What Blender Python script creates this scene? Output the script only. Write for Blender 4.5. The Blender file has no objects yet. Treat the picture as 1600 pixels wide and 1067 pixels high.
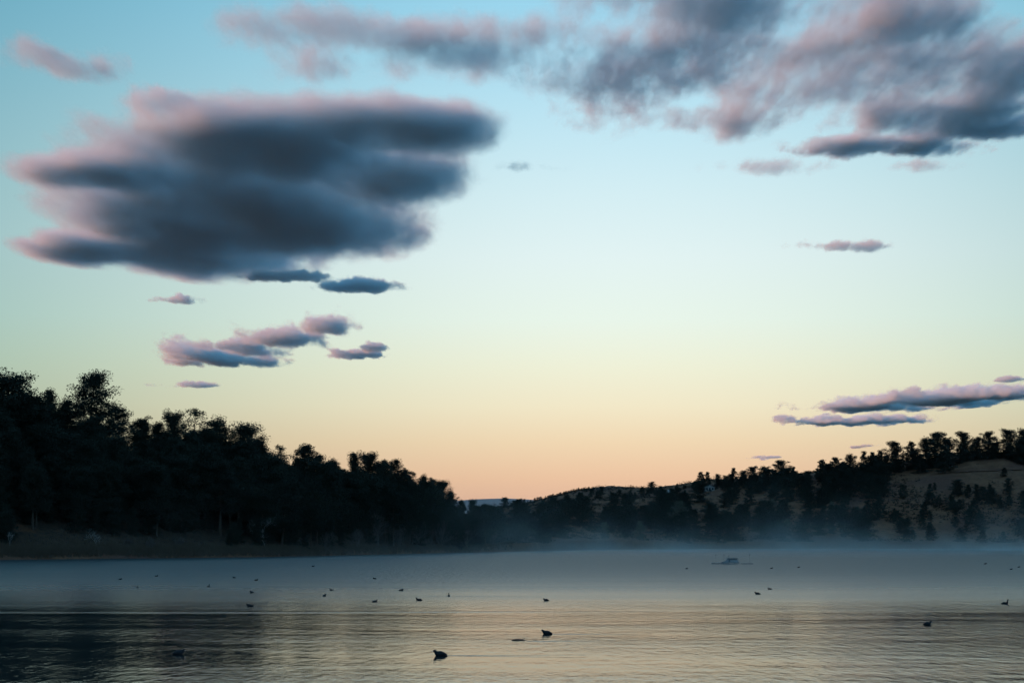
import bpy, bmesh, math, random
import numpy as np
from mathutils import Vector, Matrix
sc = bpy.context.scene
COL = sc.collection
R = math.radians
# ---------------------------------------------------------------- camera
F = 1600 * 70 / 36.0
EYE = Vector((0, 0, 3.6))
PITCH = math.atan(311.5 / F)
cam = bpy.data.cameras.new('camera'); cam.lens = 70; cam.sensor_width = 36
cam.clip_start = 0.5; cam.clip_end = 80000
camo = bpy.data.objects.new('camera', cam); COL.objects.link(camo)
camo.location = EYE; camo.rotation_euler = (math.pi / 2 + PITCH, 0, 0)
sc.camera = camo
def at(px, py, Y):
    """point at depth Y (metres north of the camera) in the direction of photo pixel px,py"""
    u = (px - 800) / F; v = (533.5 - py) / F
    c, s = math.cos(PITCH), math.sin(PITCH)
    d = Vector((u, c - v * s, s + v * c))
    return EYE + d * (Y / d.y)
# ---------------------------------------------------------------- light
SUN_AZ, SUN_EL = R(-116), R(10)          # azimuth from north (+Y), clockwise positive
sun = bpy.data.lights.new('sun', 'SUN'); sun.energy = 3.1; sun.angle = R(0.5); sun.color = (1.0, 0.29, 0.155)
suno = bpy.data.objects.new('sun', sun); COL.objects.link(suno)
to_sun = Vector((math.sin(SUN_AZ) * math.cos(SUN_EL), math.cos(SUN_AZ) * math.cos(SUN_EL), math.sin(SUN_EL)))
suno.rotation_euler = to_sun.to_track_quat('Z', 'Y').to_euler()
def srgb(r, g, b):
    f = lambda c: (c / 255 / 12.92) if c / 255 <= .04045 else ((c / 255 + .055) / 1.055) ** 2.4
    return (f(r), f(g), f(b))
EXPO = 1.3
def make_world():
    w = bpy.data.worlds.new('World'); sc.world = w; w.use_nodes = True
    nt = w.node_tree; nt.nodes.clear(); N = nt.nodes.new; L = nt.links.new
    tc = N('ShaderNodeTexCoord'); sep = N('ShaderNodeSeparateXYZ'); L(tc.outputs['Generated'], sep.inputs[0])
    def m(op, a, b=None, c=None, clamp=False):
        n = N('ShaderNodeMath'); n.operation = op; n.use_clamp = clamp
        for i, x in enumerate((a, b, c)):
            if x is None: continue
            if isinstance(x, (int, float)): n.inputs[i].default_value = x
            else: L(x, n.inputs[i])
        return n.outputs[0]
    el = m('ARCSINE', sep.outputs['Z'])
    ramp = N('ShaderNodeValToRGB'); L(m('DIVIDE', m('MAXIMUM', el, 0.0), math.pi / 2), ramp.inputs[0])
    cr = ramp.color_ramp; cr.interpolation = 'EASE' if False else 'LINEAR'
    stops = [(845, (208, 164, 146)), (790, (224, 178, 153)), (745, (236, 194, 160)), (690, (241, 214, 177)), (635, (243, 231, 199)),
             (570, (240, 241, 216)), (500, (234, 246, 234)), (400, (228, 244, 243)), (300, (214, 239, 244)), (200, (196, 232, 244)),
             (100, (176, 224, 243)), (0, (158, 216, 240))]
    pts = [(max(0.0, math.atan((845 - y) / F) / (math.pi / 2)), srgb(*c)) for y, c in stops]
    pts += [(25 / 90, srgb(104, 172, 214)), (42 / 90, srgb(94, 150, 190)), (1.0, srgb(92, 140, 178))]
    while len(cr.elements) < len(pts): cr.elements.new(0.5)
    for e, (p, c) in zip(cr.elements, pts): e.position = p; e.color = (*c, 1)
    # broad twilight glow round one azimuth, losing its red first towards the sides
    az = m('ARCTAN2', sep.outputs['X'], sep.outputs['Y'])
    off = m('ABSOLUTE', m('SUBTRACT', az, R(3.2)))
    g = m('DIVIDE', off, R(12.5))
    g = m('POWER', 2.718, m('MULTIPLY', m('MULTIPLY', g, g), -0.5))
    hi = m('DIVIDE', m('SUBTRACT', el, R(16)), R(20), clamp=True)
    g = m('MAXIMUM', g, hi)
    tint = N('ShaderNodeMix'); tint.data_type = 'RGBA'; L(g, tint.inputs[0]); tint.inputs[6].default_value = (0.19, 0.41, 0.42, 1); tint.inputs[7].default_value = (1, 1, 1, 1)
    sky = N('ShaderNodeTexSky'); sky.sky_type = 'NISHITA'; sky.sun_disc = False
    sky.sun_elevation = SUN_EL; sky.sun_rotation = SUN_AZ; sky.altitude = 1500; sky.air_density = 1.2; sky.dust_density = 1.5; sky.ozone_density = 2
    def vscale(col, f):
        n = N('ShaderNodeVectorMath'); n.operation = 'SCALE'; L(col, n.inputs[0])
        if isinstance(f, (int, float)): n.inputs['Scale'].default_value = f
        else: L(f, n.inputs['Scale'])
        return n.outputs[0]
    cool = N('ShaderNodeValToRGB'); L(m('DIVIDE', m('MAXIMUM', el, 0.0), math.pi / 2), cool.inputs[0])
    cp = [(0.0, srgb(88, 142, 170)), (6 / 90, srgb(98, 156, 200)), (15 / 90, srgb(102, 166, 208)), (25 / 90, srgb(104, 172, 214)), (42 / 90, srgb(94, 150, 190)), (1.0, srgb(92, 140, 178))]
    while len(cool.color_ramp.elements) < len(cp): cool.color_ramp.elements.new(0.5)
    for e, (p, c) in zip(cool.color_ramp.elements, cp): e.position = p; e.color = (*c, 1)
    g2 = N('ShaderNodeMapRange'); g2.interpolation_type = 'SMOOTHSTEP'; L(off, g2.inputs[0])
    for i_, v_ in ((1, R(17)), (2, R(46)), (3, 1.0), (4, 0.0)): g2.inputs[i_].default_value = v_
    warm = N('ShaderNodeVectorMath'); warm.operation = 'MULTIPLY'; L(ramp.outputs[0], warm.inputs[0]); L(tint.outputs[2], warm.inputs[1])
    mx = N('ShaderNodeMix'); mx.data_type = 'RGBA'; L(g2.outputs[0], mx.inputs[0]); L(vscale(cool.outputs[0], 0.97), mx.inputs[6]); L(warm.outputs[0], mx.inputs[7])
    a = vscale(mx.outputs[2], 1.04 / (2 ** EXPO))
    b = vscale(sky.outputs[0], 0.05)
    mix = N('ShaderNodeMix'); mix.data_type = 'RGBA'; mix.inputs[0].default_value = 0.08
    L(a, mix.inputs[6]); L(b, mix.inputs[7])
    bg = N('ShaderNodeBackground'); L(mix.outputs[2], bg.inputs[0]); bg.inputs[1].default_value = 1.0
    out = N('ShaderNodeOutputWorld'); L(bg.outputs[0], out.inputs[0])
    w.cycles.sampling_method = 'MANUAL'; w.cycles.sample_map_resolution = 512
make_world()
vs = sc.view_settings; vs.view_transform = 'Standard'; vs.look = 'None'; vs.gamma = 1; vs.exposure = EXPO; vs.use_curve_mapping = False
cy = sc.cycles
cy.use_denoising = True; cy.use_adaptive_sampling = True; cy.adaptive_threshold = 0.08
cy.volume_bounces = 4; cy.max_bounces = 8; cy.diffuse_bounces = 2; cy.glossy_bounces = 3; cy.transparent_max_bounces = 8
cy.volume_max_steps = 256

# ---------------------------------------------------------------- helpers
def link(o): COL.objects.link(o); return o
def mesh_obj(name, verts, faces, mat, parent=None, smooth=False, mats=None, fmat=None):
    me = bpy.data.meshes.new(name); me.from_pydata([tuple(v) for v in verts], [], [tuple(f) for f in faces])
    for mm in (mats or [mat]): me.materials.append(mm)
    if fmat is not None: me.polygons.foreach_set('material_index', np.asarray(fmat, dtype=np.int32))
    if smooth: me.polygons.foreach_set('use_smooth', [True] * len(me.polygons))
    me.update()
    o = link(bpy.data.objects.new(name, me)); o.parent = parent
    return o
def tag(o, label=None, cat=None, group=None, kind=None):
    for k, v in (('label', label), ('category', cat), ('group', group), ('kind', kind)):
        if v: o[k] = v
    return o
def empty(name, loc=(0, 0, 0)):
    o = link(bpy.data.objects.new(name, None)); o.location = loc; return o
def copy_tree(o, parent=None):
    c = o.copy(); COL.objects.link(c); c.parent = parent
    for ch in o.children: copy_tree(ch, c)
    return c
def hash2(ix, iy, seed):
    h = (ix.astype(np.int64) * 374761393 + iy.astype(np.int64) * 668265263 + seed * 1442695041) & 0xffffffff
    h = ((h ^ (h >> 13)) * 1274126177) & 0xffffffff
    return ((h ^ (h >> 16)) & 0xffff) / 65535.0
def vnoise(x, y, seed=0):
    ix = np.floor(x); iy = np.floor(y); fx = x - ix; fy = y - iy
    fx = fx * fx * (3 - 2 * fx); fy = fy * fy * (3 - 2 * fy)
    a = hash2(ix, iy, seed); b = hash2(ix + 1, iy, seed); c = hash2(ix, iy + 1, seed); d = hash2(ix + 1, iy + 1, seed)
    return (a * (1 - fx) + b * fx) * (1 - fy) + (c * (1 - fx) + d * fx) * fy - 0.5
def fbm(x, y, seed=0, octv=4):
    s = 0; a = 1.0
    for i in range(octv):
        s = s + a * vnoise(x * 2 ** i, y * 2 ** i, seed + i); a *= 0.5
    return s
class NT:
    def __init__(self, name):
        self.mat = bpy.data.materials.new(name); self.mat.use_nodes = True
        self.t = self.mat.node_tree; self.t.nodes.clear()
    def N(self, ty, **kw):
        n = self.t.nodes.new('ShaderNode' + ty)
        for k, v in kw.items():
            if k in n.inputs: self.set(n.inputs[k], v)
            else: setattr(n, k, v)
        return n
    def set(self, s, v):
        if hasattr(v, 'is_linked') or isinstance(v, bpy.types.NodeSocket): self.t.links.new(v, s)
        elif hasattr(s.default_value, '__len__') and len(s.default_value) == 4 and len(v) == 3: s.default_value = (*v, 1)
        else: s.default_value = v
    def m(self, op, a, b=None, c=None, clamp=False):
        n = self.t.nodes.new('ShaderNodeMath'); n.operation = op; n.use_clamp = clamp
        for i, x in enumerate((a, b, c)):
            if x is not None: self.set(n.inputs[i], x)
        return n.outputs[0]
    def mix(self, f, a, b):
        n = self.t.nodes.new('ShaderNodeMix'); n.data_type = 'RGBA'
        self.set(n.inputs[0], f); self.set(n.inputs[6], a); self.set(n.inputs[7], b); return n.outputs[2]
    def noise(self, vec, scale, detail=4, rough=0.55, mapscale=None, loc=None):
        if mapscale is not None:
            mp = self.N('Mapping'); mp.inputs['Scale'].default_value = mapscale
            if loc: mp.inputs['Location'].default_value = loc
            self.set(mp.inputs[0], vec); vec = mp.outputs[0]
        n = self.N('TexNoise'); self.set(n.inputs['Vector'], vec)
        n.inputs['Scale'].default_value = scale; n.inputs['Detail'].default_value = detail; n.inputs['Roughness'].default_value = rough
        return n.outputs[0]
    def ramp(self, f, lo, hi):
        n = self.N('MapRange'); n.clamp = True; n.interpolation_type = 'SMOOTHSTEP'
        self.set(n.inputs[0], f); self.set(n.inputs[1], lo); self.set(n.inputs[2], hi); return n.outputs[0]
    def surface(self, **kw):
        p = self.N('BsdfPrincipled')
        for k, v in kw.items(): self.set(p.inputs[k], v)
        o = self.N('OutputMaterial'); self.t.links.new(p.outputs[0], o.inputs[0]); return self.mat
def plain(name, col, rough=0.8, var=0.35, scale=6.0, spec=0.3):
    n = NT(name); tc = n.N('TexCoord').outputs['Object']; oi = n.N('ObjectInfo').outputs['Random']
    f = n.noise(tc, scale, 4)
    f = n.m('ADD', n.m('MULTIPLY', f, 0.8), n.m('MULTIPLY', oi, 0.3))
    c = n.mix(f, tuple(x * (1 - var) for x in col), tuple(min(1, x * (1 + var)) for x in col))
    return n.surface(**{'Base Color': c, 'Roughness': rough, 'Specular IOR Level': spec})
# ---------------------------------------------------------------- terrain
CX, CY = 0.0, 60.0                                     # middle of the near bay, the terrain grid's pole
shore_ctrl = []                                         # (angle from north about the pole, radius)
for px, d in ((-900, 300), (-600, 330), (-200, 362), (0, 385), (200, 415), (400, 452), (520, 500), (620, 560), (720, 625), (800, 690), (900, 790), (1000, 880), (1100, 925), (1250, 945), (1450, 950), (1700, 955), (2000, 940), (2500, 880)):
    x = (px - 800) / F * d; y = d - CY
    shore_ctrl.append((math.atan2(x, y), math.hypot(x, y)))
for a, r in ((-70, 150), (-110, 80), (-150, 56), (-179.9, 52), (60, 420), (90, 180), (120, 90), (150, 58), (179.9, 52)):
    shore_ctrl.append((R(a), r))
shore_ctrl.sort()
SA = np.array([a for a, _ in shore_ctrl]); SR = np.array([r for _, r in shore_ctrl])
#          px     crest ground m, run from shore to crest m, bank bench m
prof = [(-900, 24, 110, 1.2), (0, 20, 75, 1.0), (150, 21, 75, 1.0), (300, 16.5, 75, 1.1), (450, 11.5, 75, 1.2), (600, 11, 70, 1.2), (700, 8.0, 65, 1.2), (745, 6.5, 90, 1.4), (790, 24, 700, 2.5),
        (900, 34, 600, 4), (1000, 34, 420, 4), (1100, 38, 330, 3), (1200, 39.5, 260, 3), (1300, 40.5, 240, 2.5), (1400, 45.5, 240, 2.5), (1500, 51.5, 235, 2.5), (1600, 54, 235, 2.5), (1900, 60, 240, 2.5), (2600, 60, 260, 2)]
PA = np.array([math.atan2((p[0] - 800) / F * 800, 800 - CY) for p in prof])
PH = np.array([p[1] for p in prof], float); PRUN = np.array([p[2] for p in prof], float); PB = np.array([p[3] for p in prof], float)
def shore_r(a): return np.interp(a, SA, SR)
def height(x, y):
    x = np.asarray(x, float); y = np.asarray(y, float)
    dx = x - CX; dy = y - CY; a = np.arctan2(dx, dy); r = np.hypot(dx, dy)
    s = r - shore_r(a) + 4.0 * fbm(x / 30, y / 30, 3, 3)
    hc = np.interp(a, PA, PH); run = np.interp(a, PA, PRUN); pb = np.interp(a, PA, PB)
    back = np.clip((np.abs(a) - R(45)) / R(60), 0, 1)
    hc = hc * (1 - back) + 9 * back
    run = run * (1 - back) + 120 * back
    t = np.clip(s / run, 0, 1)
    h = hc * (0.35 * t + 0.65 * t * t * (3 - 2 * t))
    bank = pb * np.clip(s / 3.0, 0, 1)
    bump = fbm(x / 70, y / 70, 11, 4) * np.clip(s / 60, 0, 1) * (3.0 + 0.07 * hc)
    gully = -np.abs(fbm(x / 45, y / 160, 21, 3)) * np.clip(s / 80, 0, 1) * 6.0 * (1 - np.clip((s - run * .8) / (run * .3), 0, 1)) * (hc > 25)
    fade = 1 - np.clip((r - 2200) / 3000, 0, 1)
    land = (h + bank + bump + gully) * fade
    lake = np.maximum(-2.5, s * 0.15)
    z = np.where(s > 0, land, lake)
    # unseen high ridge, added west of the lake to block the sun from the valley
    xc = -1250 - 0.14 * np.clip(y, 0, 4000)
    win = np.clip((y + 900) / 700, 0, 1) * np.clip((4300 - y) / 900, 0, 1)
    ridge = 520 * np.exp(-((x - xc) / 380) ** 2) * win * (1 + 0.25 * fbm(x / 300, y / 300, 31, 4))
    return z + np.where(s > 0, ridge, 0)
def H1(x, y): return float(height(np.array([x]), np.array([y]))[0])
def hit(px, py, y0=300, y1=2500):
    """where the view ray of photo pixel px,py first meets the ground"""
    d = at(px, py, 1.0) - EYE; d = d / d.y
    ys = np.arange(y0, y1, 2.0)
    g = height(EYE.x + d.x * ys, ys); zr = EYE.z + d.z * ys
    i = np.argmax(g >= zr)
    return (float(EYE.x + d.x * ys[i]), float(ys[i]), float(g[i])) if g[i] >= zr[i] else None
def terrain():
    th = sorted(set(np.round(np.concatenate([np.arange(-180, -24, 4.0), np.arange(-24, 24, 0.16), np.arange(24, 180.1, 4.0)]), 3)))
    th = np.radians(np.array(th))
    so = np.concatenate([np.array([-40, -12, -6, -3]), np.arange(-1.5, 12, 1.5), np.arange(12, 120, 4), np.arange(120, 420, 7), np.arange(420, 1000, 20), np.arange(1000, 3600, 90), [4000, 4600, 5200, 7000, 12000, 40000]])
    A, S = np.meshgrid(th, so, indexing='ij')
    rr = np.maximum(shore_r(A) + S, 3)
    X = CX + np.sin(A) * rr; Y = CY + np.cos(A) * rr
    Z = height(X.ravel(), Y.ravel()).reshape(X.shape)
    Z[:, -3:] = np.minimum(Z[:, -3:], 0.5)
    n, mcount = X.shape
    V = np.stack([X.ravel(), Y.ravel(), Z.ravel()], 1)
    i, j = np.meshgrid(np.arange(n - 1), np.arange(mcount - 1), indexing='ij')
    q = np.stack([i * mcount + j, (i + 1) * mcount + j, (i + 1) * mcount + j + 1, i * mcount + j + 1], -1).reshape(-1, 4)
    n_ = NT('dry_grassland'); tc = n_.N('TexCoord').outputs['Object']
    big = n_.noise(tc, 0.02, 5); mid = n_.noise(tc, 0.12, 5, 0.65); fine = n_.noise(tc, 0.9, 5, 0.7)
    c = n_.mix(n_.ramp(mid, 0.35, 0.65), (0.15, 0.064, 0.034), (0.225, 0.102, 0.055))
    c = n_.mix(n_.ramp(big, 0.45, 0.62), c, (0.135, 0.06, 0.04))
    c = n_.mix(n_.ramp(fine, 0.52, 0.68), c, (0.06, 0.034, 0.022))
    ps = n_.N('Separate' + 'XYZ'); n_.set(ps.inputs[0], tc)
    rr2 = n_.m('SQRT', n_.m('ADD', n_.m('MULTIPLY', ps.outputs[0], ps.outputs[0]), n_.m('MULTIPLY', ps.outputs[1], ps.outputs[1])))
    c = n_.mix(n_.ramp(n_.m('MULTIPLY_ADD', n_.m('SUBTRACT', big, 0.5), 900.0, rr2), 1900, 2600), c, (0.03, 0.042, 0.034))   # wooded country beyond the lake basin
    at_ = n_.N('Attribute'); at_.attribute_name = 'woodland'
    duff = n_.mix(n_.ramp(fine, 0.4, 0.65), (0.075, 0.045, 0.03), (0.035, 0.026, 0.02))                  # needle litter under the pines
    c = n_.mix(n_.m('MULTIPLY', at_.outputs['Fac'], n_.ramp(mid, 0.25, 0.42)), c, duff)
    bp = n_.N('Bump'); bp.inputs['Strength'].default_value = 0.6; bp.inputs['Distance'].default_value = 0.8; n_.set(bp.inputs['Height'], fine)
    mat = n_.surface(**{'Base Color': c, 'Roughness': 0.95, 'Specular IOR Level': 0.1, 'Normal': bp.outputs[0]})
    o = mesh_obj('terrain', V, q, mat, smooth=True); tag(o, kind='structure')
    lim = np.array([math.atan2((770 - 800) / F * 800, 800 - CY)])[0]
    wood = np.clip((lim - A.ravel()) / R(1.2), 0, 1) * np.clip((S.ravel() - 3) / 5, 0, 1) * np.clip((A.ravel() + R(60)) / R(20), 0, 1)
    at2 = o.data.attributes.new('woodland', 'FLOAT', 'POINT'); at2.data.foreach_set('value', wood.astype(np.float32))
    return o
terrain()
# ---------------------------------------------------------------- lake
def lake():
    n = NT('lake_water'); geo = n.N('NewGeometry'); pos = geo.outputs['Position']
    sep = n.N('SeparateXYZ'); n.set(sep.inputs[0], pos); X, Y = sep.outputs[0], sep.outputs[1]
    edge = n.noise(pos, 1.0, 4, 0.6, mapscale=(0.012, 0.06, 1))
    yy = n.m('ADD', Y, n.m('MULTIPLY', n.m('SUBTRACT', edge, 0.5), 44.0))
    far = n.m('SUBTRACT', 1.0, n.m('EXPONENT', n.m('DIVIDE', n.m('MAXIMUM', n.m('SUBTRACT', yy, 98.0), 0.0), -60.0)))         # breeze-ruffled open water
    streak = n.noise(pos, 1.0, 4, 0.6, mapscale=(0.008, 0.13, 1), loc=(3, 7, 0))
    band = n.ramp(streak, 0.56, 0.70)                               # cat's-paws on the calmer water
    patch = n.noise(pos, 1.0, 3, 0.55, mapscale=(0.05, 0.09, 1), loc=(9, 1, 0))
    calm = n.m('MULTIPLY_ADD', n.ramp(patch, 0.3, 0.7), 0.4, 0.2)
    ripple = n.m('MAXIMUM', n.m('MAXIMUM', far, n.m('MULTIPLY', band, 0.9)), calm)
    w1 = n.noise(pos, 1.0, 3, 0.65, mapscale=(1.9, 1.7, 1))
    w2 = n.noise(pos, 1.0, 2, 0.6, mapscale=(6.0, 5.0, 1), loc=(5, 5, 0))
    w3 = n.noise(pos, 1.0, 2, 0.6, mapscale=(0.3, 0.5, 1), loc=(1, 8, 0))
    w4 = n.noise(pos, 1.0, 2, 0.7, mapscale=(1.1, 0.28, 1), loc=(4, 2, 0))
    hgt = n.m('ADD', n.m('ADD', n.m('MULTIPLY', w1, 0.014), n.m('MULTIPLY', w2, 0.013)), n.m('MULTIPLY', w3, 0.02))
    w5 = n.noise(pos, 1.0, 2, 0.55, mapscale=(2.4, 0.62, 1), loc=(7, 3, 0))
    hgt = n.m('ADD', hgt, n.m('MULTIPLY', w5, 0.055))
    hgt = n.m('ADD', n.m('MULTIPLY', hgt, ripple), n.m('MULTIPLY', n.m('MULTIPLY', w4, far), 0.22))
    micro = n.m('MULTIPLY_ADD', n.m('MAXIMUM', far, n.m('MULTIPLY', band, 0.30)), 0.36, 0.045)
    bp = n.N('Bump'); bp.inputs['Strength'].default_value = 1.0; bp.inputs['Distance'].default_value = 1.0; n.set(bp.inputs['Height'], hgt)
    mat = n.surface(**{'Base Color': (0.012, 0.02, 0.022), 'Roughness': micro, 'IOR': 1.33, 'Normal': bp.outputs[0]})
    df = n.N('BsdfDiffuse'); df.inputs[0].default_value = (0.016, 0.024, 0.024, 1)          # turbid water body
    ms = n.N('MixShader'); ms.inputs[0].default_value = 0.26; out = [k for k in n.t.nodes if k.type == 'OUTPUT_MATERIAL'][0]
    n.t.links.new(out.inputs[0].links[0].from_socket, ms.inputs[1]); n.t.links.new(df.outputs[0], ms.inputs[2]); n.t.links.new(ms.outputs[0], out.inputs[0])
    v = [(-900, -200, 0), (900, -200, 0), (900, 1300, 0), (-900, 1300, 0)]
    o = mesh_obj('lake', v, [(0, 1, 2, 3)], mat); tag(o, kind='structure')
lake()
def distant_hill():
    xs = np.linspace(-900, 900, 60); V = []; Fc = []
    for k, (yy, hs) in enumerate(((3400, 0), (3700, 0.75), (3900, 1.0), (4200, 0.7), (4600, 0))):
        for x in xs:
            h = 74 * math.exp(-((x - 10) / 330) ** 2) + 30 * math.exp(-((x + 400) / 400) ** 2)
            h += 6 * float(fbm(np.array([x / 120.]), np.array([yy / 300.]), 5)[0])
            V.append((x, yy, h * hs - 1 * (hs == 0)))
    nx = len(xs)
    for k in range(4):
        for i in range(nx - 1): Fc.append((k * nx + i, k * nx + i + 1, (k + 1) * nx + i + 1, (k + 1) * nx + i))
    o = mesh_obj('distant_hill', V, Fc, plain('far_slope', (0.34, 0.22, 0.20), 0.95, 0.3, 0.01), smooth=True); tag(o, kind='structure')
distant_hill()
# ---------------------------------------------------------------- trees
bark = plain('bark', (0.085, 0.06, 0.045), 0.9, 0.4, 3.0, 0.1)
needles = plain('pine_needles', (0.026, 0.030, 0.020), 0.75, 0.45, 0.7, 0.15)
oakleaf = plain('juniper_foliage', (0.030, 0.032, 0.023), 0.8, 0.45, 0.9, 0.12)
drygrey = plain('bare_twigs', (0.13, 0.10, 0.085), 0.9, 0.3, 2.0, 0.1)
palewood = plain('bleached_wood', (0.27, 0.235, 0.21), 0.85, 0.25, 3.0, 0.1)
willow = plain('faded_foliage', (0.12, 0.115, 0.085), 0.9, 0.35, 1.0, 0.1)
def tube(path, radii, sides, V, Fc):
    base = len(V); path = [Vector(p) for p in path]
    for i, p in enumerate(path):
        d = (path[min(i + 1, len(path) - 1)] - path[max(i - 1, 0)]).normalized()
        a = d.orthogonal().normalized(); b = d.cross(a)
        for k in range(sides):
            t = 2 * math.pi * k / sides
            V.append(p + (a * math.cos(t) + b * math.sin(t)) * radii[i])
    for i in range(len(path) - 1):
        for k in range(sides):
            k2 = (k + 1) % sides
            Fc.append((base + i * sides + k, base + i * sides + k2, base + (i + 1) * sides + k2, base + (i + 1) * sides + k))
    Fc.append(tuple(base + (len(path) - 1) * sides + k for k in range(sides)))
def puff_tris(centers, radii, per, size, rng):
    """leaf-sized triangles filling ellipsoid clumps"""
    n = len(centers) * per
    c = np.repeat(np.array(centers), per, 0); r = np.repeat(np.array(radii), per, 0)
    d = rng.normal(size=(n, 3)); d /= np.linalg.norm(d, axis=1, keepdims=True)
    p = c + d * r * (rng.random((n, 1)) ** 0.6)
    u = rng.normal(size=(n, 3)) + d * 0.8; u /= np.linalg.norm(u, axis=1, keepdims=True)
    w = np.cross(u, rng.normal(size=(n, 3))); w /= np.linalg.norm(w, axis=1, keepdims=True)
    sz = size * (0.6 + 0.8 * rng.random((n, 1)))
    V = np.empty((n * 3, 3)); V[0::3] = p + u * sz * 0.75; V[1::3] = p - u * sz * 0.4 + w * sz * 0.45; V[2::3] = p - u * sz * 0.4 - w * sz * 0.45
    return V, np.arange(n * 3).reshape(-1, 3)
def make_tree(name, seed, Ht=16.0, base=0.3, width=0.24, nbr=58, per=125, leafm=None, shape='pine', leaf=0.19, lean=0.0, sparse=1.0):
    rng = np.random.default_rng(seed); V = []; Fc = []
    root = empty(name)
    segs = 9; pth = []
    bx = rng.normal(size=2) * 0.02 * Ht
    for i in range(segs + 1):
        t = i / segs
        pth.append((bx[0] * math.sin(t * 3) + lean * Ht * t * t, bx[1] * math.sin(t * 2.3 + 1), Ht * t * 0.97 - 0.3 * (i == 0)))
    r0 = 0.017 * Ht
    tube(pth, [r0 * (1 - 0.9 * (i / segs)) + 0.02 for i in range(segs + 1)], 7, V, Fc)
    P = np.array(pth); cen = []; rad = []
    for b in range(nbr):
        t = (b + rng.random()) / nbr
        if shape == 'round': t = t ** 1.35
        if shape == 'pine': prf = (0.62 + 0.38 * min(1, t / 0.3)) * (1 - max(0, t - 0.3) / 0.7) ** 0.75 + 0.1
        elif shape == 'cone': prf = (1 - t) ** 0.9 + 0.06
        else: prf = math.sqrt(max(0.02, 1 - (2 * t - 0.7) ** 2 / 1.8))
        z = Ht * (base + (0.965 - base) * t)
        o = np.array([np.interp(z, P[:, 2], P[:, k]) for k in range(2)] + [z])
        ang = b * 2.39996 + rng.normal() * 0.5
        ln = width * Ht * prf * (0.5 + 0.62 * rng.random())
        pitch = math.radians(-8 + 42 * t + rng.normal() * 10) if shape != 'round' else math.radians(-6 + 52 * t + rng.normal() * 14)
        d = np.array([math.cos(ang) * math.cos(pitch), math.sin(ang) * math.cos(pitch), math.sin(pitch)])
        e = o + d * ln; mid = o + d * ln * 0.55 - np.array([0, 0, 0.05 * ln])
        tube([o, mid, e], [0.012 * Ht * (1 - t) * 0.5 + 0.025, 0.03, 0.012], 3, V, Fc)
        if rng.random() > sparse: continue
        for f in ((0.2, 0.5, 0.75, 1.0) if shape == 'round' else (0.45, 0.72, 1.0) if ln > 0.11 * Ht else (0.6, 1.0)):
            k = (0.045 + 0.026 * rng.random()) * Ht * (1.25 if shape == 'round' else 1.0)
            cen.append(o + d * ln * f + rng.normal(size=3) * 0.018 * Ht + np.array([0, 0, 0.02 * Ht])); rad.append((k * 1.15, k * 1.15, k * (1.05 if shape == 'round' else 0.85)))
    k = 0.04 * Ht; cen.append(P[-1]); rad.append((k, k, k * 1.2))
    mesh_obj('trunk', V, Fc, bark, root, smooth=True)
    lv, lf = puff_tris(cen, rad, per, leaf * Ht / 16, rng)
    mesh_obj('crown', lv, lf, leafm or needles, root)
    root['H'] = Ht
    return root
def top_of(root): return root['H'] * 0.985
def make_bare(name, seed, Ht, mat, spread=0.6, levels=4, lean=(0, 0), nstem=3, trunkfrac=0.25, thick=0.02):
    rng = np.random.default_rng(seed); V = []; Fc = []; V2 = []; F2 = []
    root = empty(name)
    def grow(p, d, ln, r, lv):
        q = p + d * ln * 0.5 + Vector(rng.normal(size=3)) * ln * 0.06; e = p + d * ln + Vector(rng.normal(size=3)) * ln * 0.08
        if lv >= levels - 1: tube([p, q, e], [r, r * 0.8, r * 0.6], 5, V, Fc)
        else: tube([p, q, e], [r, r * 0.75, r * 0.5], 3, V2, F2)
        if lv == 0: return
        for k in range(3 if lv > 1 else 4):
            nd = (d + Vector(rng.normal(size=3)) * spread * 0.75 + Vector((0, 0, 0.16))).normalized()
            grow(p + (e - p) * (0.45 + 0.55 * rng.random()), nd, ln * (0.55 + 0.25 * rng.random()), max(0.012, r * 0.55), lv - 1)
    for k in range(nstem):
        d = Vector((lean[0] + rng.normal() * 0.25 * (nstem > 1), lean[1] + rng.normal() * 0.25 * (nstem > 1), 1)).normalized()
        grow(Vector((rng.normal() * 0.15, rng.normal() * 0.15, -0.1)), d, Ht * (0.42 if nstem > 1 else 0.5), Ht * thick, levels)
    mesh_obj('trunk', V, Fc, mat, root, smooth=True); mesh_obj('twigs', V2, F2, mat, root)
    root['H'] = Ht
    return root
rnd = random.Random(7)
first = set()
def put(proto, x, y, h, rot=None, wide=1.0, sink=0.15, z=None):
    """the prototype itself the first time, a copy with its own parts afterwards"""
    if proto.name in first: o = copy_tree(proto)
    else: first.add(proto.name); o = proto
    s = h / top_of(proto)
    o.location = (x, y, (H1(x, y) if z is None else z) - sink); o.scale = (s * wide, s * wide, s)
    o.rotation_euler = (0, 0, rnd.uniform(0, 6.28) if rot is None else rot)
    return o
def stand(proto, px, top, Y, wide=1.0, rot=None):
    p = at(px, top, Y); g = H1(p.x, p.y)
    return put(proto, p.x, p.y, max(2.0, p.z - g + 0.15), rot, wide)
pines = [make_tree('pine_tree', 1, 18, 0.30, 0.23), make_tree('pine_tree', 2, 18, 0.36, 0.21, nbr=50), make_tree('pine_tree', 3, 16, 0.25, 0.25, nbr=60),
         make_tree('pine_tree', 4, 17, 0.34, 0.27, nbr=46, lean=0.04), make_tree('pine_tree', 5, 15, 0.22, 0.30, nbr=64, shape='round')]
bigpine = make_tree('pine_tree', 8, 24, 0.15, 0.27, nbr=80, per=140, leaf=0.15)
spiky = make_tree('pine_tree', 9, 14, 0.15, 0.2, nbr=60, shape='cone')
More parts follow.
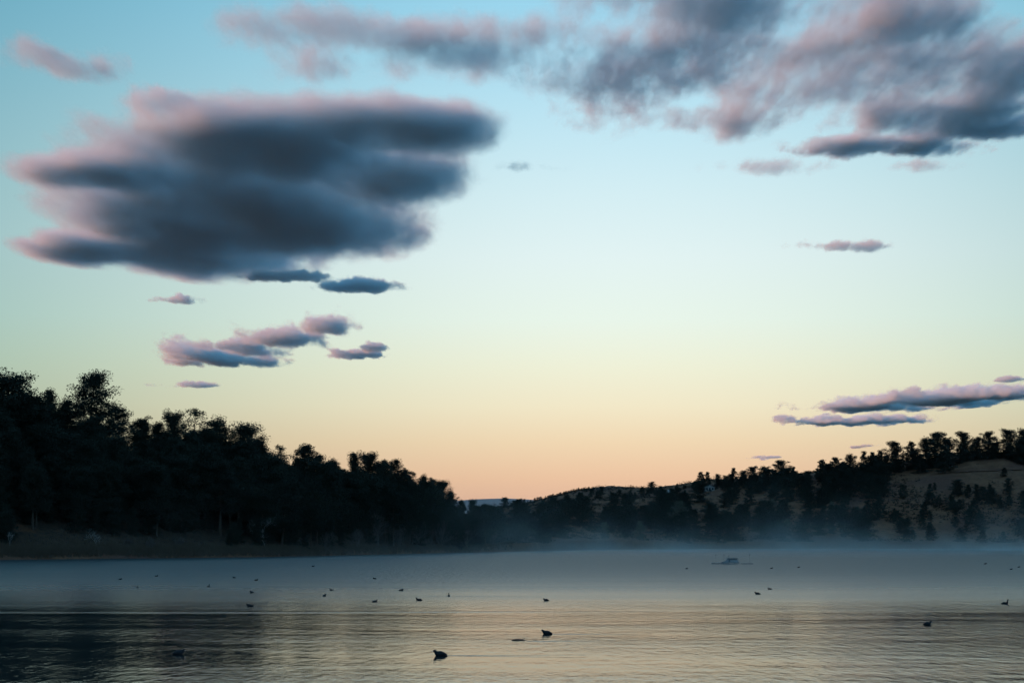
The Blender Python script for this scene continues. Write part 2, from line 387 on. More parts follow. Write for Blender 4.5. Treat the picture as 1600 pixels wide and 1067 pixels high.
thin = make_tree('pine_tree', 10, 17, 0.4, 0.26, nbr=30, per=50, sparse=0.85, leaf=0.19)
LG = 'pines of the left shore forest'
#  px, top py, depth beyond shore, prototype, widen, label
sky_left = [
 (-28, 606, 60, 0, 1.2, 'dark pine cut by the left edge of the picture'),
 (14, 597, 55, 4, 1.25, 'broad round-topped pine at the far left of the skyline'),
 (45, 622, 62, 2, 1.0, 'pine sloping down right of the broad far-left pine'),
 (58, 624, 50, 0, .9, 'low pine between the far-left dome and the small pointed top'),
 (77, 613, 62, 's', 1.0, 'small pointed pine top left of the tallest pine'),
 (104, 630, 58, 1, .95, 'short rounded pine directly left of the tallest pine'),
 (150, 588, 56, 'b', 1.35, 'tallest pine on the left skyline with clumpy open crown'),
 (186, 640, 70, 3, 1.0, 'pine leaning against the right flank of the tallest pine'),
 (222, 658, 58, 0, .9, 'small rounded pine just right of the tallest pine'),
 (247, 664, 66, 1, .85, 'low pine in the dip before the sparse forked pine'),
 (272, 654, 60, 4, .7, 'fine rounded pine crown left of the sparse forked top'),
 (306, 643, 60, 't', 1.0, 'sparse forked pine top with sky between its branches'),
 (342, 660, 62, 2, 1.05, 'full pine right of the sparse forked pine'),
 (383, 673, 60, 4, .85, 'dome-headed pine in the middle of the left skyline'),
 (402, 690, 52, 0, .9, 'pine stepping down right of the dome-headed pine'),
 (438, 699, 64, 't', .9, 'airy pine in the notch left of the peaked pine'),
 (478, 699, 60, 1, 1.1, 'peaked pine above the gap in the forest skyline'),
 (495, 716, 54, 3, .9, 'ragged pine sloping into the gap in the skyline'),
 (522, 722, 66, 2, .95, 'fine-edged pine on the right of the skyline gap'),
 (553, 711, 62, 's', 1.15, 'pointed pine rising between two rounded crowns'),
 (577, 715, 58, 4, .9, 'dark egg-shaped pine crown left of the light gap'),
 (601, 722, 64, 1, .75, 'narrow pine beside the light gap in the trees'),
 (617, 722, 64, 3, .85, 'flat-headed pine right above the light gap'),
 (634, 736, 66, 0, .7, 'small pine knob right of the light gap'),
 (645, 739, 60, 't', .8, 'little flat-topped pine with sky under its crown'),
 (660, 746, 62, 2, .85, 'pine on the descending right shoulder of the forest'),
 (676, 751, 62, 0, .8, 'second pine down the descending right shoulder'),
 (690, 757, 60, 4, .75, 'third pine down the descending right shoulder'),
 (704, 770, 56, 1, .9, 'last tall pine at the right end of the forest'),
 (722, 784, 50, 2, .8, 'low pine at the foot of the forest end'),
 (738, 785, 60, 4, .6, 'small round tree standing apart beyond the forest end'),
]
PK = {'b': bigpine, 's': spiky, 't': thin}
def shoreY(px): 
    a = math.atan2((px - 800) / F * 600, 600 - CY); r = float(shore_r(np.array(a)))
    for _ in range(6):
        y = CY + r * math.cos(a); a = math.atan2((px - 800) / F * y, y - CY); r = float(shore_r(np.array(a)))
    return CY + r * math.cos(a)
for px, top, s, k, wd, lab in sky_left:
    pr = PK[k] if isinstance(k, str) else pines[k]
    tag(stand(pr, px, top, shoreY(px) + s, wd * (1.0 if isinstance(k, str) else 1.3)), lab, 'tree', LG)
SKX = [t[0] for t in sky_left]; SKY = [t[1] for t in sky_left]
def skyl(px): return float(np.interp(px, SKX, SKY))
zones = [(-60, 230, 'dark pine in the black forest slope below the tallest pine'), (230, 430, 'dark pine in the shaded slope below the dome-headed pine'), (430, 620, 'dark pine in the slope beneath the skyline gap'), (620, 800, 'dark pine low on the forest end by the misty shore')]
young = [make_tree('young_pine', 12, 9, 0.04, 0.30, nbr=52, per=60, shape='round', leaf=0.3), make_tree('young_pine', 13, 10, 0.04, 0.27, nbr=56, per=60, shape='cone', leaf=0.3)]
def tier(s, lab):
    """the same wording with how far up the slope the tree grows"""
    return lab.replace('dark pine', ('lowest-row dark pine', 'mid-slope dark pine', 'upper-slope dark pine')[0 if s < 28 else 1 if s < 52 else 2])
placed = []
n = 0
while n < 190:
    px = rnd.uniform(-60, 770); s = rnd.uniform(7, 74); Y = shoreY(px) + s
    x = (px - 800) / F * Y
    if any((x - a) ** 2 + (Y - b) ** 2 < 2.4 ** 2 for a, b in placed): continue
    if s < 18 and px < 430: continue
    if s < 12 and rnd.random() < 0.5: continue
    placed.append((x, Y)); n += 1
    g = H1(x, Y); lim = at(px, skyl(px) + rnd.uniform(4, 26) + (45 if 105 < px < 215 else 0), Y).z - g
    h = min(lim, rnd.uniform(10, 18)); h = max(h, 4.0)
    lab = [l for a, b, l in zones if a <= px < b][0]
    tag(put(rnd.choice(pines), x, Y, h, wide=rnd.uniform(1.1, 1.5)), tier(s, lab), 'tree', LG)
n = 0
yz = [(-60, 230, 'young dark pine at the foot of the black forest, far left'), (230, 430, 'young dark pine low in the forest left of the bleached tree'), (430, 620, 'young dark pine low in the forest right of the bleached tree'), (620, 800, 'young dark pine low at the misty end of the forest')]
while n < 110:
    px = rnd.uniform(-60, 770); s = rnd.uniform(5, 45); Y = shoreY(px) + s; x = (px - 800) / F * Y
    if any((x - a) ** 2 + (Y - b) ** 2 < 1.8 ** 2 for a, b in placed): continue
    if s < 17 and 30 < px < 340: continue
    placed.append((x, Y)); n += 1
    h = min(rnd.uniform(4, 9), max(3.0, at(px, skyl(px) + 15, Y).z - H1(x, Y)))
    lab = [l for a, b, l in yz if a <= px < b][0]
    tag(put(rnd.choice(young), x, Y, h, wide=rnd.uniform(1.0, 1.35)), lab, 'tree', 'young pines at the foot of the forest')
# ---------------------------------------------------------------- right hillside
junipers = [make_tree('hillside_tree', 21, 9, 0.0, 0.33, nbr=50, per=56, leafm=oakleaf, shape='round', leaf=0.34),
            make_tree('hillside_tree', 22, 9, 0.0, 0.38, nbr=56, per=56, leafm=oakleaf, shape='round', leaf=0.34),
            make_tree('hillside_tree', 23, 10, 0.03, 0.27, nbr=48, per=40, leafm=oakleaf, shape='pine', leaf=0.42),
            make_tree('hillside_tree', 24, 8, 0.02, 0.26, nbr=36, per=36, leafm=oakleaf, shape='cone', leaf=0.45)]
RG = 'trees of the far right hillside'
def crestY(px):
    y0 = shoreY(px); run = float(np.interp(math.atan2((px - 800) / F * 800, 800 - CY), PA, PRUN))
    return y0 + run
sky_right = [
 (789, 778, 0, 1.2, 'small round tree beside the pale blue far hill'), (803, 783, 1, 1.0, 'low bush-like tree right of the pale blue far hill'),
 (927, 761, 2, 1.0, 'small knob of a tree on the far bare knoll'), (940, 761, 0, 1.3, 'rounder tree right of the knob on the far knoll'),
 (968, 766, 1, 1.2, 'low tree in the saddle right of the far knoll'), (985, 767, 0, 1.2, 'dark tree left of the dense central clump'),
 (1003, 761, 2, 1.3, 'tree at the left of the dense central clump on the ridge'), (1019, 754, 1, 1.2, 'highest tree of the dense central clump'),
 (1032, 760, 0, 1.3, 'tree at the right of the dense central clump'), (1058, 756, 3, 1.2, 'pointed tree between the clump and the twin-headed trees'),
 (1068, 762, 0, 1.1, 'low tree right of the pointed ridge tree'),
 (1095, 738, 2, 1.0, 'left one of the twin round-headed ridge trees'), (1105, 738, 2, .9, 'right one of the twin round-headed ridge trees'),
 (1086, 752, 1, 1.0, 'tree crowding the left of the twin round heads'), (1121, 742, 0, 1.1, 'tree right of the twin round heads above the house'),
 (1133, 744, 1, 1.2, 'flat tree on the ridge above the small house'), (1146, 732, 2, .8, 'narrow tree knob on the ridge right of the house'),
 (1162, 737, 0, 1.2, 'low ridge tree right of the narrow knob'), (1177, 731, 1, 1.1, 'rounded ridge tree left of the steep rise'),
 (1195, 731, 0, 1.2, 'broad ridge tree at the start of the steep rise'), (1219, 722, 1, 1.2, 'broad dark dome on the ridge midway up the hill'),
 (1240, 730, 3, 1.0, 'small pointed tree right of the broad dark dome'), (1262, 737, 0, 1.2, 'low tree in the dip of the right ridge'),
 (1285, 720, 2, 1.2, 'round-topped tree right of the dip in the ridge'), (1305, 718, 1, .9, 'tree two right of the ridge dip'),
 (1328, 713, 0, 1.1, 'rounded tree left of the slender pointed one'), (1350, 707, 3, .9, 'slender pointed tree on the right ridge'),
 (1363, 708, 2, .8, 'narrow tree right of the slender pointed one'), (1375, 706, 2, .9, 'second narrow tree by the big round head'),
 (1397, 695, 1, 1.0, 'big round-headed tree standing over the meadow edge'), (1423, 693, 2, .9, 'forked upright tree alone on the meadow crest'),
 (1446, 690, 0, 1.0, 'left tree of the hilltop grove above the meadow'), (1464, 682, 1, 1.0, 'tall domed tree of the hilltop grove'),
 (1478, 688, 0, .9, 'tree leaning on the right of the tall domed tree'), (1504, 680, 1, 1.0, 'wide rounded tree in the middle of the hilltop grove'),
 (1528, 686, 0, 1.0, 'tree filling the gap in the hilltop grove'), (1545, 679, 1, 1.0, 'tree left of the broad block at the hilltop'),
 (1574, 676, 1, 1.15, 'broadest block-shaped tree of the hilltop grove'), (1599, 676, 0, 1.0, 'hilltop tree cut by the right picture edge')]
for px, top, k, wd, lab in sky_right:
    o = stand(junipers[k], px, top, crestY(px) * (0.97 if px > 1380 else 0.965), wd * (1.5 if px > 1380 else 1.4)); tag(o, lab, 'tree', RG)
    if px > 1270: o.location.z -= 1.0; o.scale.z *= 1.1
px = 806.0
while px < 926:
    top = float(np.interp(px, [800, 850, 880, 925], [783, 777, 772, 764])) + rnd.uniform(-2.5, 3)
    tag(stand(junipers[rnd.choice([0, 2, 1, 3])], px, top, crestY(px) * rnd.uniform(0.965, 0.99), rnd.uniform(1.2, 2.4)), 'tiny tree in the uneven row along the far ridge', 'tree', 'row of tiny trees on the far ridge')
    px += rnd.choice([2.5, 3.5, 4, 6, 8, 5])
RSX = [t[0] for t in sky_right]; RSY = [t[1] for t in sky_right]
for i in range(46):
    px = rnd.uniform(1000, 1625); top = float(np.interp(px, RSX, RSY)) + rnd.uniform(7, 20)
    where_ = 'right hilltop grove' if px > 1390 else 'right ridge line' if px > 1200 else 'middle ridge line'
    tag(stand(junipers[rnd.randrange(4)], px, top, crestY(px) * rnd.uniform(0.95, 0.985), rnd.uniform(1.4, 2.4)), 'low tree filling in between the taller trees of the ' + where_, 'tree', 'low trees along the ridge')
clear = [(780, 808, 18, 12), (843, 795, 14, 5), (935, 812, 22, 14), (850, 832, 34, 5), (1112, 776, 22, 9), (1050, 790, 10, 5), (900, 838, 28, 9), (1470, 722, 75, 16), (1570, 715, 45, 22), (1500, 755, 70, 12), (1255, 765, 20, 5), (1330, 800, 16, 9), (1570, 815, 26, 16), (965, 797, 12, 6), (1440, 750, 60, 8), (1108, 766, 14, 7)]
n = 0; got = []
rz = [(750, 1000, 'dark tree on the low middle hillside above the misty shore'), (1000, 1220, 'dark tree on the hillside around the small houses'), (1220, 1400, 'dark tree on the wooded slope below the right ridge'), (1400, 1700, 'dark bush-like tree scattered on the right grassy slope')]
tries = 0
while n < 284 and tries < 6000:
    tries += 1
    px = rnd.uniform(755, 1625); lo = float(np.interp(px, RSX, RSY)) + 10
    py = rnd.uniform(lo, 853)
    if any(((px - a) / c) ** 2 + ((py - b) / d) ** 2 < 1 for a, b, c, d in clear): continue
    if px > 1385 and rnd.random() < (0.5 if py < 770 else 0.12): continue
    p = hit(px, py)
    if p is None or p[1] < shoreY(px) + 4: continue
    if any((p[0] - a) ** 2 + (p[1] - b) ** 2 < 4.2 ** 2 for a, b in got): continue
    got.append(p[:2]); n += 1
    h = rnd.uniform(6, 11) * (0.7 if px > 1385 else 1.0)
    h = min(h, at(px, lo - 4, p[1]).z - p[2])
    lab = [l for a, b, l in rz if a <= px < b][0]
    kj = rnd.randrange(4); word = ('rounded dark tree', 'broad dark tree', 'upright dark tree', 'pointed dark tree')[kj]
    place_ = 'near the water' if py > 826 else 'midway up' if py > lo + 26 else 'close under the ridge'
    lab = lab.replace('dark bush-like tree', word + ' ' + place_ + ',').replace('dark tree', word + ' ' + place_ + ',', 1) if 'bush' not in lab else lab.replace('dark bush-like tree', word + ' ' + place_ + ',')
    tag(put(junipers[kj], p[0], p[1], max(2.2, h), wide=rnd.uniform(1.3, 1.9)), lab, 'tree', RG)
# ---------------------------------------------------------------- bare and pale trees by the water
def bare_at(px, base_py, h_px, mat, seed, label, lean=(0, 0), nstem=4, spread=0.6, thick=0.014, levels=4, name='bare_tree', s=None):
    Y = shoreY(px) + (6 if s is None else s); x = (px - 800) / F * Y
    t = make_bare(name, seed, h_px * Y / F, mat, spread, levels, lean, nstem, thick=thick)
    t.location = (x, Y, H1(x, Y) - 0.1); tag(t, label, 'tree', 'leafless trees along the shore'); return t
bare_at(592, 860, 62, drygrey, 31, 'grey leafless many-stemmed tree under the light gap', s=10)
bare_at(155, 865, 26, palewood, 32, 'small leaning tree with white trunk on the left bank', lean=(-0.35, 0), nstem=1, spread=0.8, thick=0.02, s=7)
bare_at(159, 865, 17, palewood, 37, 'short pale stem beside the leaning white trunk', lean=(0.15, 0), nstem=1, spread=0.6, thick=0.018, s=7)
bare_at(418, 862, 62, palewood, 33, 'bleached dead tree with crooked arms reaching left', lean=(-0.3, 0), nstem=1, spread=0.95, thick=0.011, s=9)
bare_at(18, 868, 26, palewood, 38, 'pale thin dead stem at the far left bank', nstem=1, spread=0.4, thick=0.014, s=6)
for i, (px, hp, lab) in enumerate(((240, 22, 'low leafless thicket on the bank right of the leaning trunk'), (205, 18, 'small leafless thicket beside the leaning white trunk'), (285, 17, 'leafless bush near the bend of the left bank'),
        (510, 30, 'thin leafless bush at the misty bank below the gap'), (655, 42, 'wide leafless thicket in mist under the forest shoulder'), (690, 38, 'leafless brush at the misty forest end'), (730, 36, 'leafless brush on the point beyond the forest'), (560, 34, 'leafless bush left of the grey many-stemmed tree'), (770, 30, 'faint leafless brush by the far sandy bank'), (625, 40, 'leafless bush right of the grey many-stemmed tree'))):
    bare_at(px, 862, hp, drygrey, 50 + i, lab, nstem=7, spread=0.55, thick=0.012, s=4 + (i % 3) * 2, name='bare_bush')
gw = make_tree('faded_tree', 41, 13, 0.12, 0.36, nbr=46, per=44, leafm=willow, shape='round', leaf=0.34)
p = hit(1062, 832); tag(put(gw, p[0], p[1], 14.5), 'pale grey-green rounded tree low on the middle slope', 'tree', RG)
for px, py, hh, lab in ((1207, 800, 7, 'pale yellowish tree on the slope under the steep rise'), (945, 842, 7, 'faded shrub by the gravel bank in the middle'), (1000, 846, 8, 'faded brush at the water right of the gravel bank'), (1300, 806, 7, 'pale scrubby tree in the middle of the right slope'), (1230, 838, 8, 'faded tree in the mist below the right slope')):
    p = hit(px, py)
    if p: tag(put(gw, p[0], p[1], hh), lab, 'tree', RG)
# ---------------------------------------------------------------- dry grass on the left bank
def shore_grass():
    rng = np.random.default_rng(5); n = 9000
    px = rng.uniform(-60, 800, n); s = rng.gamma(2.0, 2.2, n) - 0.5
    Y = np.array([shoreY(v) for v in np.linspace(-60, 800, 200)]); Y = np.interp(px, np.linspace(-60, 800, 200), Y) + s
    X = (px - 800) / F * Y; Z = height(X, Y)
    k = Z > 0.02; X, Y, Z = X[k], Y[k], Z[k]; n = len(X); B = 5
    X = np.repeat(X, B) + rng.normal(size=n * B) * .18; Y = np.repeat(Y, B) + rng.normal(size=n * B) * .18; Z = np.repeat(Z, B); m = n * B
    h = rng.uniform(0.35, 1.15, m); lx = rng.normal(size=m) * .3 * h; ly = rng.normal(size=m) * .3 * h; w = 0.05
    V = np.empty((m * 3, 3)); V[0::3] = np.stack([X - w, Y, Z - .05], 1); V[1::3] = np.stack([X + w, Y, Z - .05], 1); V[2::3] = np.stack([X + lx, Y + ly, Z + h], 1)
    o = mesh_obj('dry_grass', V, np.arange(m * 3).reshape(-1, 3), plain('straw', (0.12, 0.08, 0.055), 0.9, 0.35, 0.3, 0.1))
    tag(o, 'dry tan grass along the left bank', 'grass', kind='stuff')
shore_grass()
# ---------------------------------------------------------------- low scrub on the right slope
def scrub():
    rng = np.random.default_rng(17); m = 24000; grid = np.linspace(760, 1650, 90); sg = np.array([shoreY(float(g)) for g in grid])
    px = rng.uniform(770, 1640, m); Y = np.interp(px, grid, sg) + rng.uniform(8, 330, m) * np.where(px < 1080, 2.2, 1.0); x = (px - 800) / F * Y
    keep = fbm(x / 24., Y / 40., 77, 3) > rng.uniform(-0.25, 0.35, m); x, Y = x[keep][:8000], Y[keep][:8000]
    k = rng.uniform(0.35, 1.0, len(x)) ** 1.5 * 1.9
    cen = np.stack([x, Y, height(x, Y) + k * .3], 1); rad = np.stack([k * 1.3, k * 1.3, k * .8], 1)
    V, Fc = puff_tris(cen, rad, 18, 0.45, rng)
    tag(mesh_obj('scrub', V, Fc, plain('scrub_leaves', (0.032, 0.026, 0.019), 0.9, 0.4, 0.2, 0.1)), 'low dark scrub dotted over the far dry slopes', 'scrub', kind='stuff')
scrub()
# ---------------------------------------------------------------- track on the right slope
def track():
    V = []; Fc = []; pts = []
    for px in np.linspace(1462, 1625, 40):
        p = hit(px, float(np.interp(px, [1462, 1520, 1600, 1625], [740.5, 737, 734, 733.5])))
        if p: pts.append(p)
    for i, (x, y, z) in enumerate(pts):
        for k in (-1.4, 1.4): V.append((x, y + k, H1(x, y) + 0.22))
    for i in range(len(pts) - 1): Fc.append((2 * i, 2 * i + 2, 2 * i + 3, 2 * i + 1))
    o = mesh_obj('track', V, Fc, plain('pale_gravel', (0.42, 0.37, 0.32), 0.95, 0.3, 0.4)); tag(o, kind='structure')
track()
# ---------------------------------------------------------------- two houses among the ridge trees
def box(V, Fc, x0, x1, y0, y1, z0, z1):
    b = len(V)
    V += [(x0, y0, z0), (x1, y0, z0), (x1, y1, z0), (x0, y1, z0), (x0, y0, z1), (x1, y0, z1), (x1, y1, z1), (x0, y1, z1)]
    for f in ((3, 2, 1, 0), (4, 5, 6, 7), (0, 1, 5, 4), (1, 2, 6, 5), (2, 3, 7, 6), (3, 0, 4, 7)): Fc.append(tuple(b + i for i in f))
def gable(V, Fc, x0, x1, y0, y1, z0, z1, over, th):
    """two sloping roof slabs, ridge along y"""
    xm = (x0 + x1) / 2
    for sgn in (-1, 1):
        xe = xm + sgn * ((x1 - x0) / 2 + over); b = len(V)
        zl = z0 - over * (z1 - z0) / ((x1 - x0) / 2)
        for yy in (y0 - over, y1 + over):
            V += [(xm + sgn * 0.002, yy, z1), (xe, yy, zl), (xe, yy, zl + th), (xm + sgn * 0.002, yy, z1 + th)]
        for f in ((0, 1, 2, 3), (7, 6, 5, 4), (0, 4, 5, 1), (1, 5, 6, 2), (2, 6, 7, 3), (3, 7, 4, 0)): Fc.append(tuple(b + i for i in f))
def house(px, py, w, d, hw, hr, wallc, roofc, label, rot):
    p = hit(px, py); root = empty('house', (p[0], p[1], p[2] - 0.2)); root.rotation_euler = (0, 0, rot)
    V, Fc = [], []; box(V, Fc, -w / 2, w / 2, -d / 2, d / 2, 0, hw)
    b = len(V); V += [(-w / 2, -d / 2, hw), (w / 2, -d / 2, hw), (0, -d / 2, hw + hr), (-w / 2, d / 2, hw), (w / 2, d / 2, hw), (0, d / 2, hw + hr)]
    Fc += [(b, b + 1, b + 2), (b + 5, b + 4, b + 3)]
    mesh_obj('wall', V, Fc, plain('house_wall', wallc, 0.8, 0.12, 1.0), root)
    V, Fc = [], []; gable(V, Fc, -w / 2, w / 2, -d / 2, d / 2, hw + 0.02, hw + hr + 0.02, 0.45, 0.16)
    rf = mesh_obj('roof', V, Fc, plain('house_roof', roofc, 0.7, 0.2, 2.0), root)
    V, Fc = [], []; box(V, Fc, w * .2, w * .2 + .7, d * .1, d * .1 + .7, hw + hr * .3, hw + hr + 0.9); mesh_obj('chimney', V, Fc, plain('chimney_brick', (0.2, 0.12, 0.1)), rf)
    for k, xx in enumerate((-w * .3, 0, w * .3)):
        V, Fc = [], []; box(V, Fc, xx - .5, xx + .5, -d / 2 - .05, -d / 2 + .02, 0.9 if k != 1 else 0.1, 2.1)
        mesh_obj('window' if k != 1 else 'door', V, Fc, plain('dark_pane', (0.03, 0.035, 0.04), 0.2, 0.1), root)
    tag(root, label, 'house', 'houses on the far hillside')
house(1108, 767.5, 5.6, 5.0, 2.5, 1.2, (0.3, 0.285, 0.27), (0.09, 0.085, 0.085), 'small pale-walled house under the twin round-headed trees', R(4))
house(1046, 777, 3.6, 4.5, 1.6, 2.9, (0.25, 0.23, 0.21), (0.4, 0.39, 0.385), 'steep white-roofed cabin behind the dense central clump', R(-35))
# ---------------------------------------------------------------- floating platform
def raft():
    Y = 3.6 * F / (880.5 - 845); c = at(1141, 880.5, Y); s = Y / F
    root = empty('floating_platform', (c.x, c.y, 0)); wood = plain('weathered_wood', (0.30, 0.275, 0.26), 0.9, 0.35, 5); dark = plain('dark_felt', (0.18, 0.18, 0.185), 0.9, 0.3, 5)
    for i in range(7):
        V, Fc = [], []; x0 = (-30 + i * .4) * s; box(V, Fc, x0, (-4 + i * .5) * s, -0.9 + i * .26, -0.9 + i * .26 + .22, 0.03, 0.15 + .012 * (i % 3)); mesh_obj('plank', V, Fc, wood, root)
    for i in range(5):
        V, Fc = [], []; box(V, Fc, 17 * s, (35 - i) * s, -0.5 + i * .26, -0.5 + i * .26 + .22, 0.02, 0.12 + .012 * (i % 2)); mesh_obj('plank', V, Fc, wood, root)
    V, Fc = [], []; box(V, Fc, -12 * s, 13 * s, -0.75, 0.75, 0.12, 0.32); mesh_obj('float', V, Fc, wood, root)
    V = []; Fc = []                                         # shelter: wide at the foot, narrower at the top
    lo = [(-10.5, -.7), (12.5, -.7), (12.5, .7), (-10.5, .7)]; hi = [(-4, -.45), (10.5, -.45), (10.5, .45), (-4, .45)]
    V += [(a * s, b, 0.325) for a, b in lo] + [(a * s, b, 0.80) for a, b in hi]
    Fc += [(0, 1, 5, 4), (1, 2, 6, 5), (2, 3, 7, 6), (3, 0, 4, 7), (3, 2, 1, 0), (4, 5, 6, 7)]
    sh = mesh_obj('shelter', V, Fc, wood, root)
    V, Fc = [], []; box(V, Fc, -5.2 * s, 11.6 * s, -.6, .6, 0.805, 0.90); mesh_obj('roof', V, Fc, dark, sh)
    V, Fc = [], []; box(V, Fc, -3 * s, -1 * s, -.72, -.55, 0.36, 0.72); mesh_obj('opening', V, Fc, dark, sh)
    V, Fc = [], []; tube([(-15 * s, -.4, .3), (-9 * s, -.4, .42), (-4.5 * s, -.35, .78)], [.05, .05, .05], 6, V, Fc); mesh_obj('ramp_rail', V, Fc, wood, root)
    for px, z1, r in ((-22, 1.5, .012), (-9.5, 1.5, .012), (-2, 1.35, .025), (30.5, 1.55, .012)):
        V, Fc = [], []; tube([(px * s, .2, -0.4), (px * s, .2, z1 * .6), (px * s + .02, .2, z1)], [r, r, r], 6, V, Fc); pl = mesh_obj('pole', V, Fc, wood, root)
        V, Fc = [], []; tube([(px * s + .02, .2, z1 - .22), (px * s + .02, .2, z1 + .02)], [.032, .03], 6, V, Fc); mesh_obj('cap', V, Fc, dark, pl)
    tag(root, 'small weathered floating platform with sloping shelter and thin poles', 'platform')
raft()
# ---------------------------------------------------------------- water birds
feather = plain('dark_plumage', (0.018, 0.018, 0.02), 0.7, 0.3, 8, 0.2); billm = plain('pale_bill', (0.5, 0.47, 0.42), 0.5, 0.1)
def loft(rings, sides=14):
    V = []; Fc = []; pts = [Vector((a, 0, b)) for a, b, _, _ in rings]
    for i, (a, b, w, h) in enumerate(rings):
        d = (pts[min(i + 1, len(pts) - 1)] - pts[max(i - 1, 0)]).normalized(); up = Vector((-d.z, 0, d.x))
        for k in range(sides):
            t = 2 * math.pi * k / sides; V.append(pts[i] + Vector((0, 1, 0)) * w * math.cos(t) + up * h * math.sin(t))
    n = len(rings)
    for i in range(n - 1):
        for k in range(sides): Fc.append((i * sides + k, i * sides + (k + 1) % sides, (i + 1) * sides + (k + 1) % sides, (i + 1) * sides + k))
    Fc.append(tuple(range(sides - 1, -1, -1))); Fc.append(tuple((n - 1) * sides + k for k in range(sides)))
    return V, Fc
POSES = {  # rings from tail tip to face (forward is +x): x, z, half width, half height
 'swim': ([(-.225, .028, .008, .006), (-.17, .045, .045, .028), (-.10, .058, .085, .066), (-.02, .048, .105, .088), (.06, .048, .10, .086), (.115, .068, .078, .072), (.138, .105, .052, .05), (.145, .135, .041, .041), (.162, .162, .038, .04), (.188, .17, .033, .035), (.21, .164, .018, .02)], (.208, .162)),
 'hunched': ([(-.225, .03, .008, .006), (-.165, .048, .05, .032), (-.09, .062, .09, .07), (-.01, .06, .108, .098), (.06, .062, .10, .092), (.108, .085, .078, .072), (.132, .112, .056, .054), (.148, .136, .046, .045), (.17, .152, .043, .043), (.194, .151, .037, .037), (.211, .145, .021, .022)], (.208, .142)),
 'alert': ([(-.225, .06, .008, .006), (-.18, .06, .042, .022), (-.11, .06, .08, .056), (-.02, .046, .10, .075), (.06, .046, .095, .076), (.115, .075, .066, .062), (.133, .13, .036, .036), (.14, .185, .029, .029), (.156, .226, .034, .035), (.184, .236, .03, .031), (.205, .23, .017, .019)], (.203, .228))}
def make_bird(pose):
    rings, (bx, bz) = POSES[pose]; root = empty('water_bird')
    V, Fc = loft(rings); b = mesh_obj('body', V, Fc, feather, root, smooth=True)
    V, Fc = loft([(bx - .012, bz, .014, .016), (bx + .015, bz - .003, .010, .011), (bx + .042, bz - .012, .003, .003)], 8); mesh_obj('bill', V, Fc, billm, root, smooth=True)
    return root
bird_proto = {k: make_bird(k) for k in POSES}
BG = 'dark water birds floating on the lake'
birds = [  # px, waterline py, pose, heading deg (0 = right, 180 = left), size, label
 (284, 1019, 'hunched', 15, 1.0, 'dark water bird in the reflection at the lower left'),
 (689, 1021, 'hunched', 178, 1.1, 'nearest water bird, swimming left near the bottom centre'),
 (854, 988, 'hunched', 175, 1.05, 'water bird heading left just above the drifting stick'),
 (1443, 974, 'hunched', 10, 1.0, 'lone water bird facing right on the lower right water'),
 (1564, 942, 'alert', 0, 1.15, 'long-necked water bird near the right edge facing right'),
 (853, 937, 'hunched', 170, .95, 'water bird on the pale band at centre'),
 (656, 936.5, 'swim', 180, 1.05, 'larger water bird facing left, left of centre'),
 (702, 930, 'alert', 90, .9, 'upright water bird with a long wake left of centre'),
 (587, 939, 'swim', 20, .9, 'water bird with raised head on dark ripples below the far pair'),
 (628, 921.5, 'hunched', 10, .9, 'small water bird above the larger left-facing one'),
 (509, 930, 'hunched', 60, .95, 'plump water bird, lower of the pair left of centre'),
 (520, 921, 'swim', 200, .85, 'water bird, upper of the pair left of centre'),
 (397, 925, 'swim', 150, .95, 'water bird at the edge of the dark reflection'),
 (394, 946, 'hunched', 180, 1.0, 'low water bird nearly lost in the dark reflection'),
 (329, 916, 'alert', 70, 1.0, 'upright water bird on blue water at the left'),
 (219, 917.5, 'alert', 90, .9, 'water bird with spreading wake on the left water'),
 (403, 906, 'hunched', 30, 1.0, 'water bird right of the small far one at the left'),
 (369, 902, 'hunched', 170, .9, 'small far water bird between its two neighbours at left'),
 (248, 899.5, 'swim', 0, .9, 'tiny far water bird above the spreading wake'),
 (192, 904.5, 'hunched', 0, .9, 'tiny leftmost water bird on the blue water'),
 (587, 903.5, 'hunched', 180, .9, 'tiny far water bird above the centre-left group'),
 (1181, 927, 'hunched', 160, 1.05, 'water bird, lower left of the close pair at right'),
 (1200, 919.5, 'swim', 170, .9, 'water bird, upper right of the close pair at right'),
 (1071, 888, 'hunched', 0, 1.0, 'tiny far water bird left of the platform'),
 (1203, 887.5, 'hunched', 0, 1.0, 'tiny far water bird right of the platform'),
 (1245, 886, 'swim', 0, 1.0, 'second tiny far water bird right of the platform'),
 (1575, 889, 'hunched', 0, 1.0, 'lower tiny far water bird by the right edge'),
 (1587, 885.5, 'hunched', 0, 1.0, 'upper tiny far water bird by the right edge'),
 (1535, 880.5, 'hunched', 0, 1.2, 'faint farthest water bird near the right mist'),
 (491, 884.5, 'hunched', 0, 1.1, 'faint farthest water bird near the left mist'),
]
usedb = set(); water_mat = bpy.data.materials['lake_water']
for px, py, pose, hd, sz, lab in birds:
    Y = 3.6 * F / (py - 845); x = (px - 800) / F * Y
    o = bird_proto[pose] if pose not in usedb else copy_tree(bird_proto[pose]); usedb.add(pose)
    o.location = (x, Y, -0.012); o.scale = (sz * .95, sz, sz * .95); o.rotation_euler = (0, 0, R(hd)); tag(o, lab, 'bird', BG)
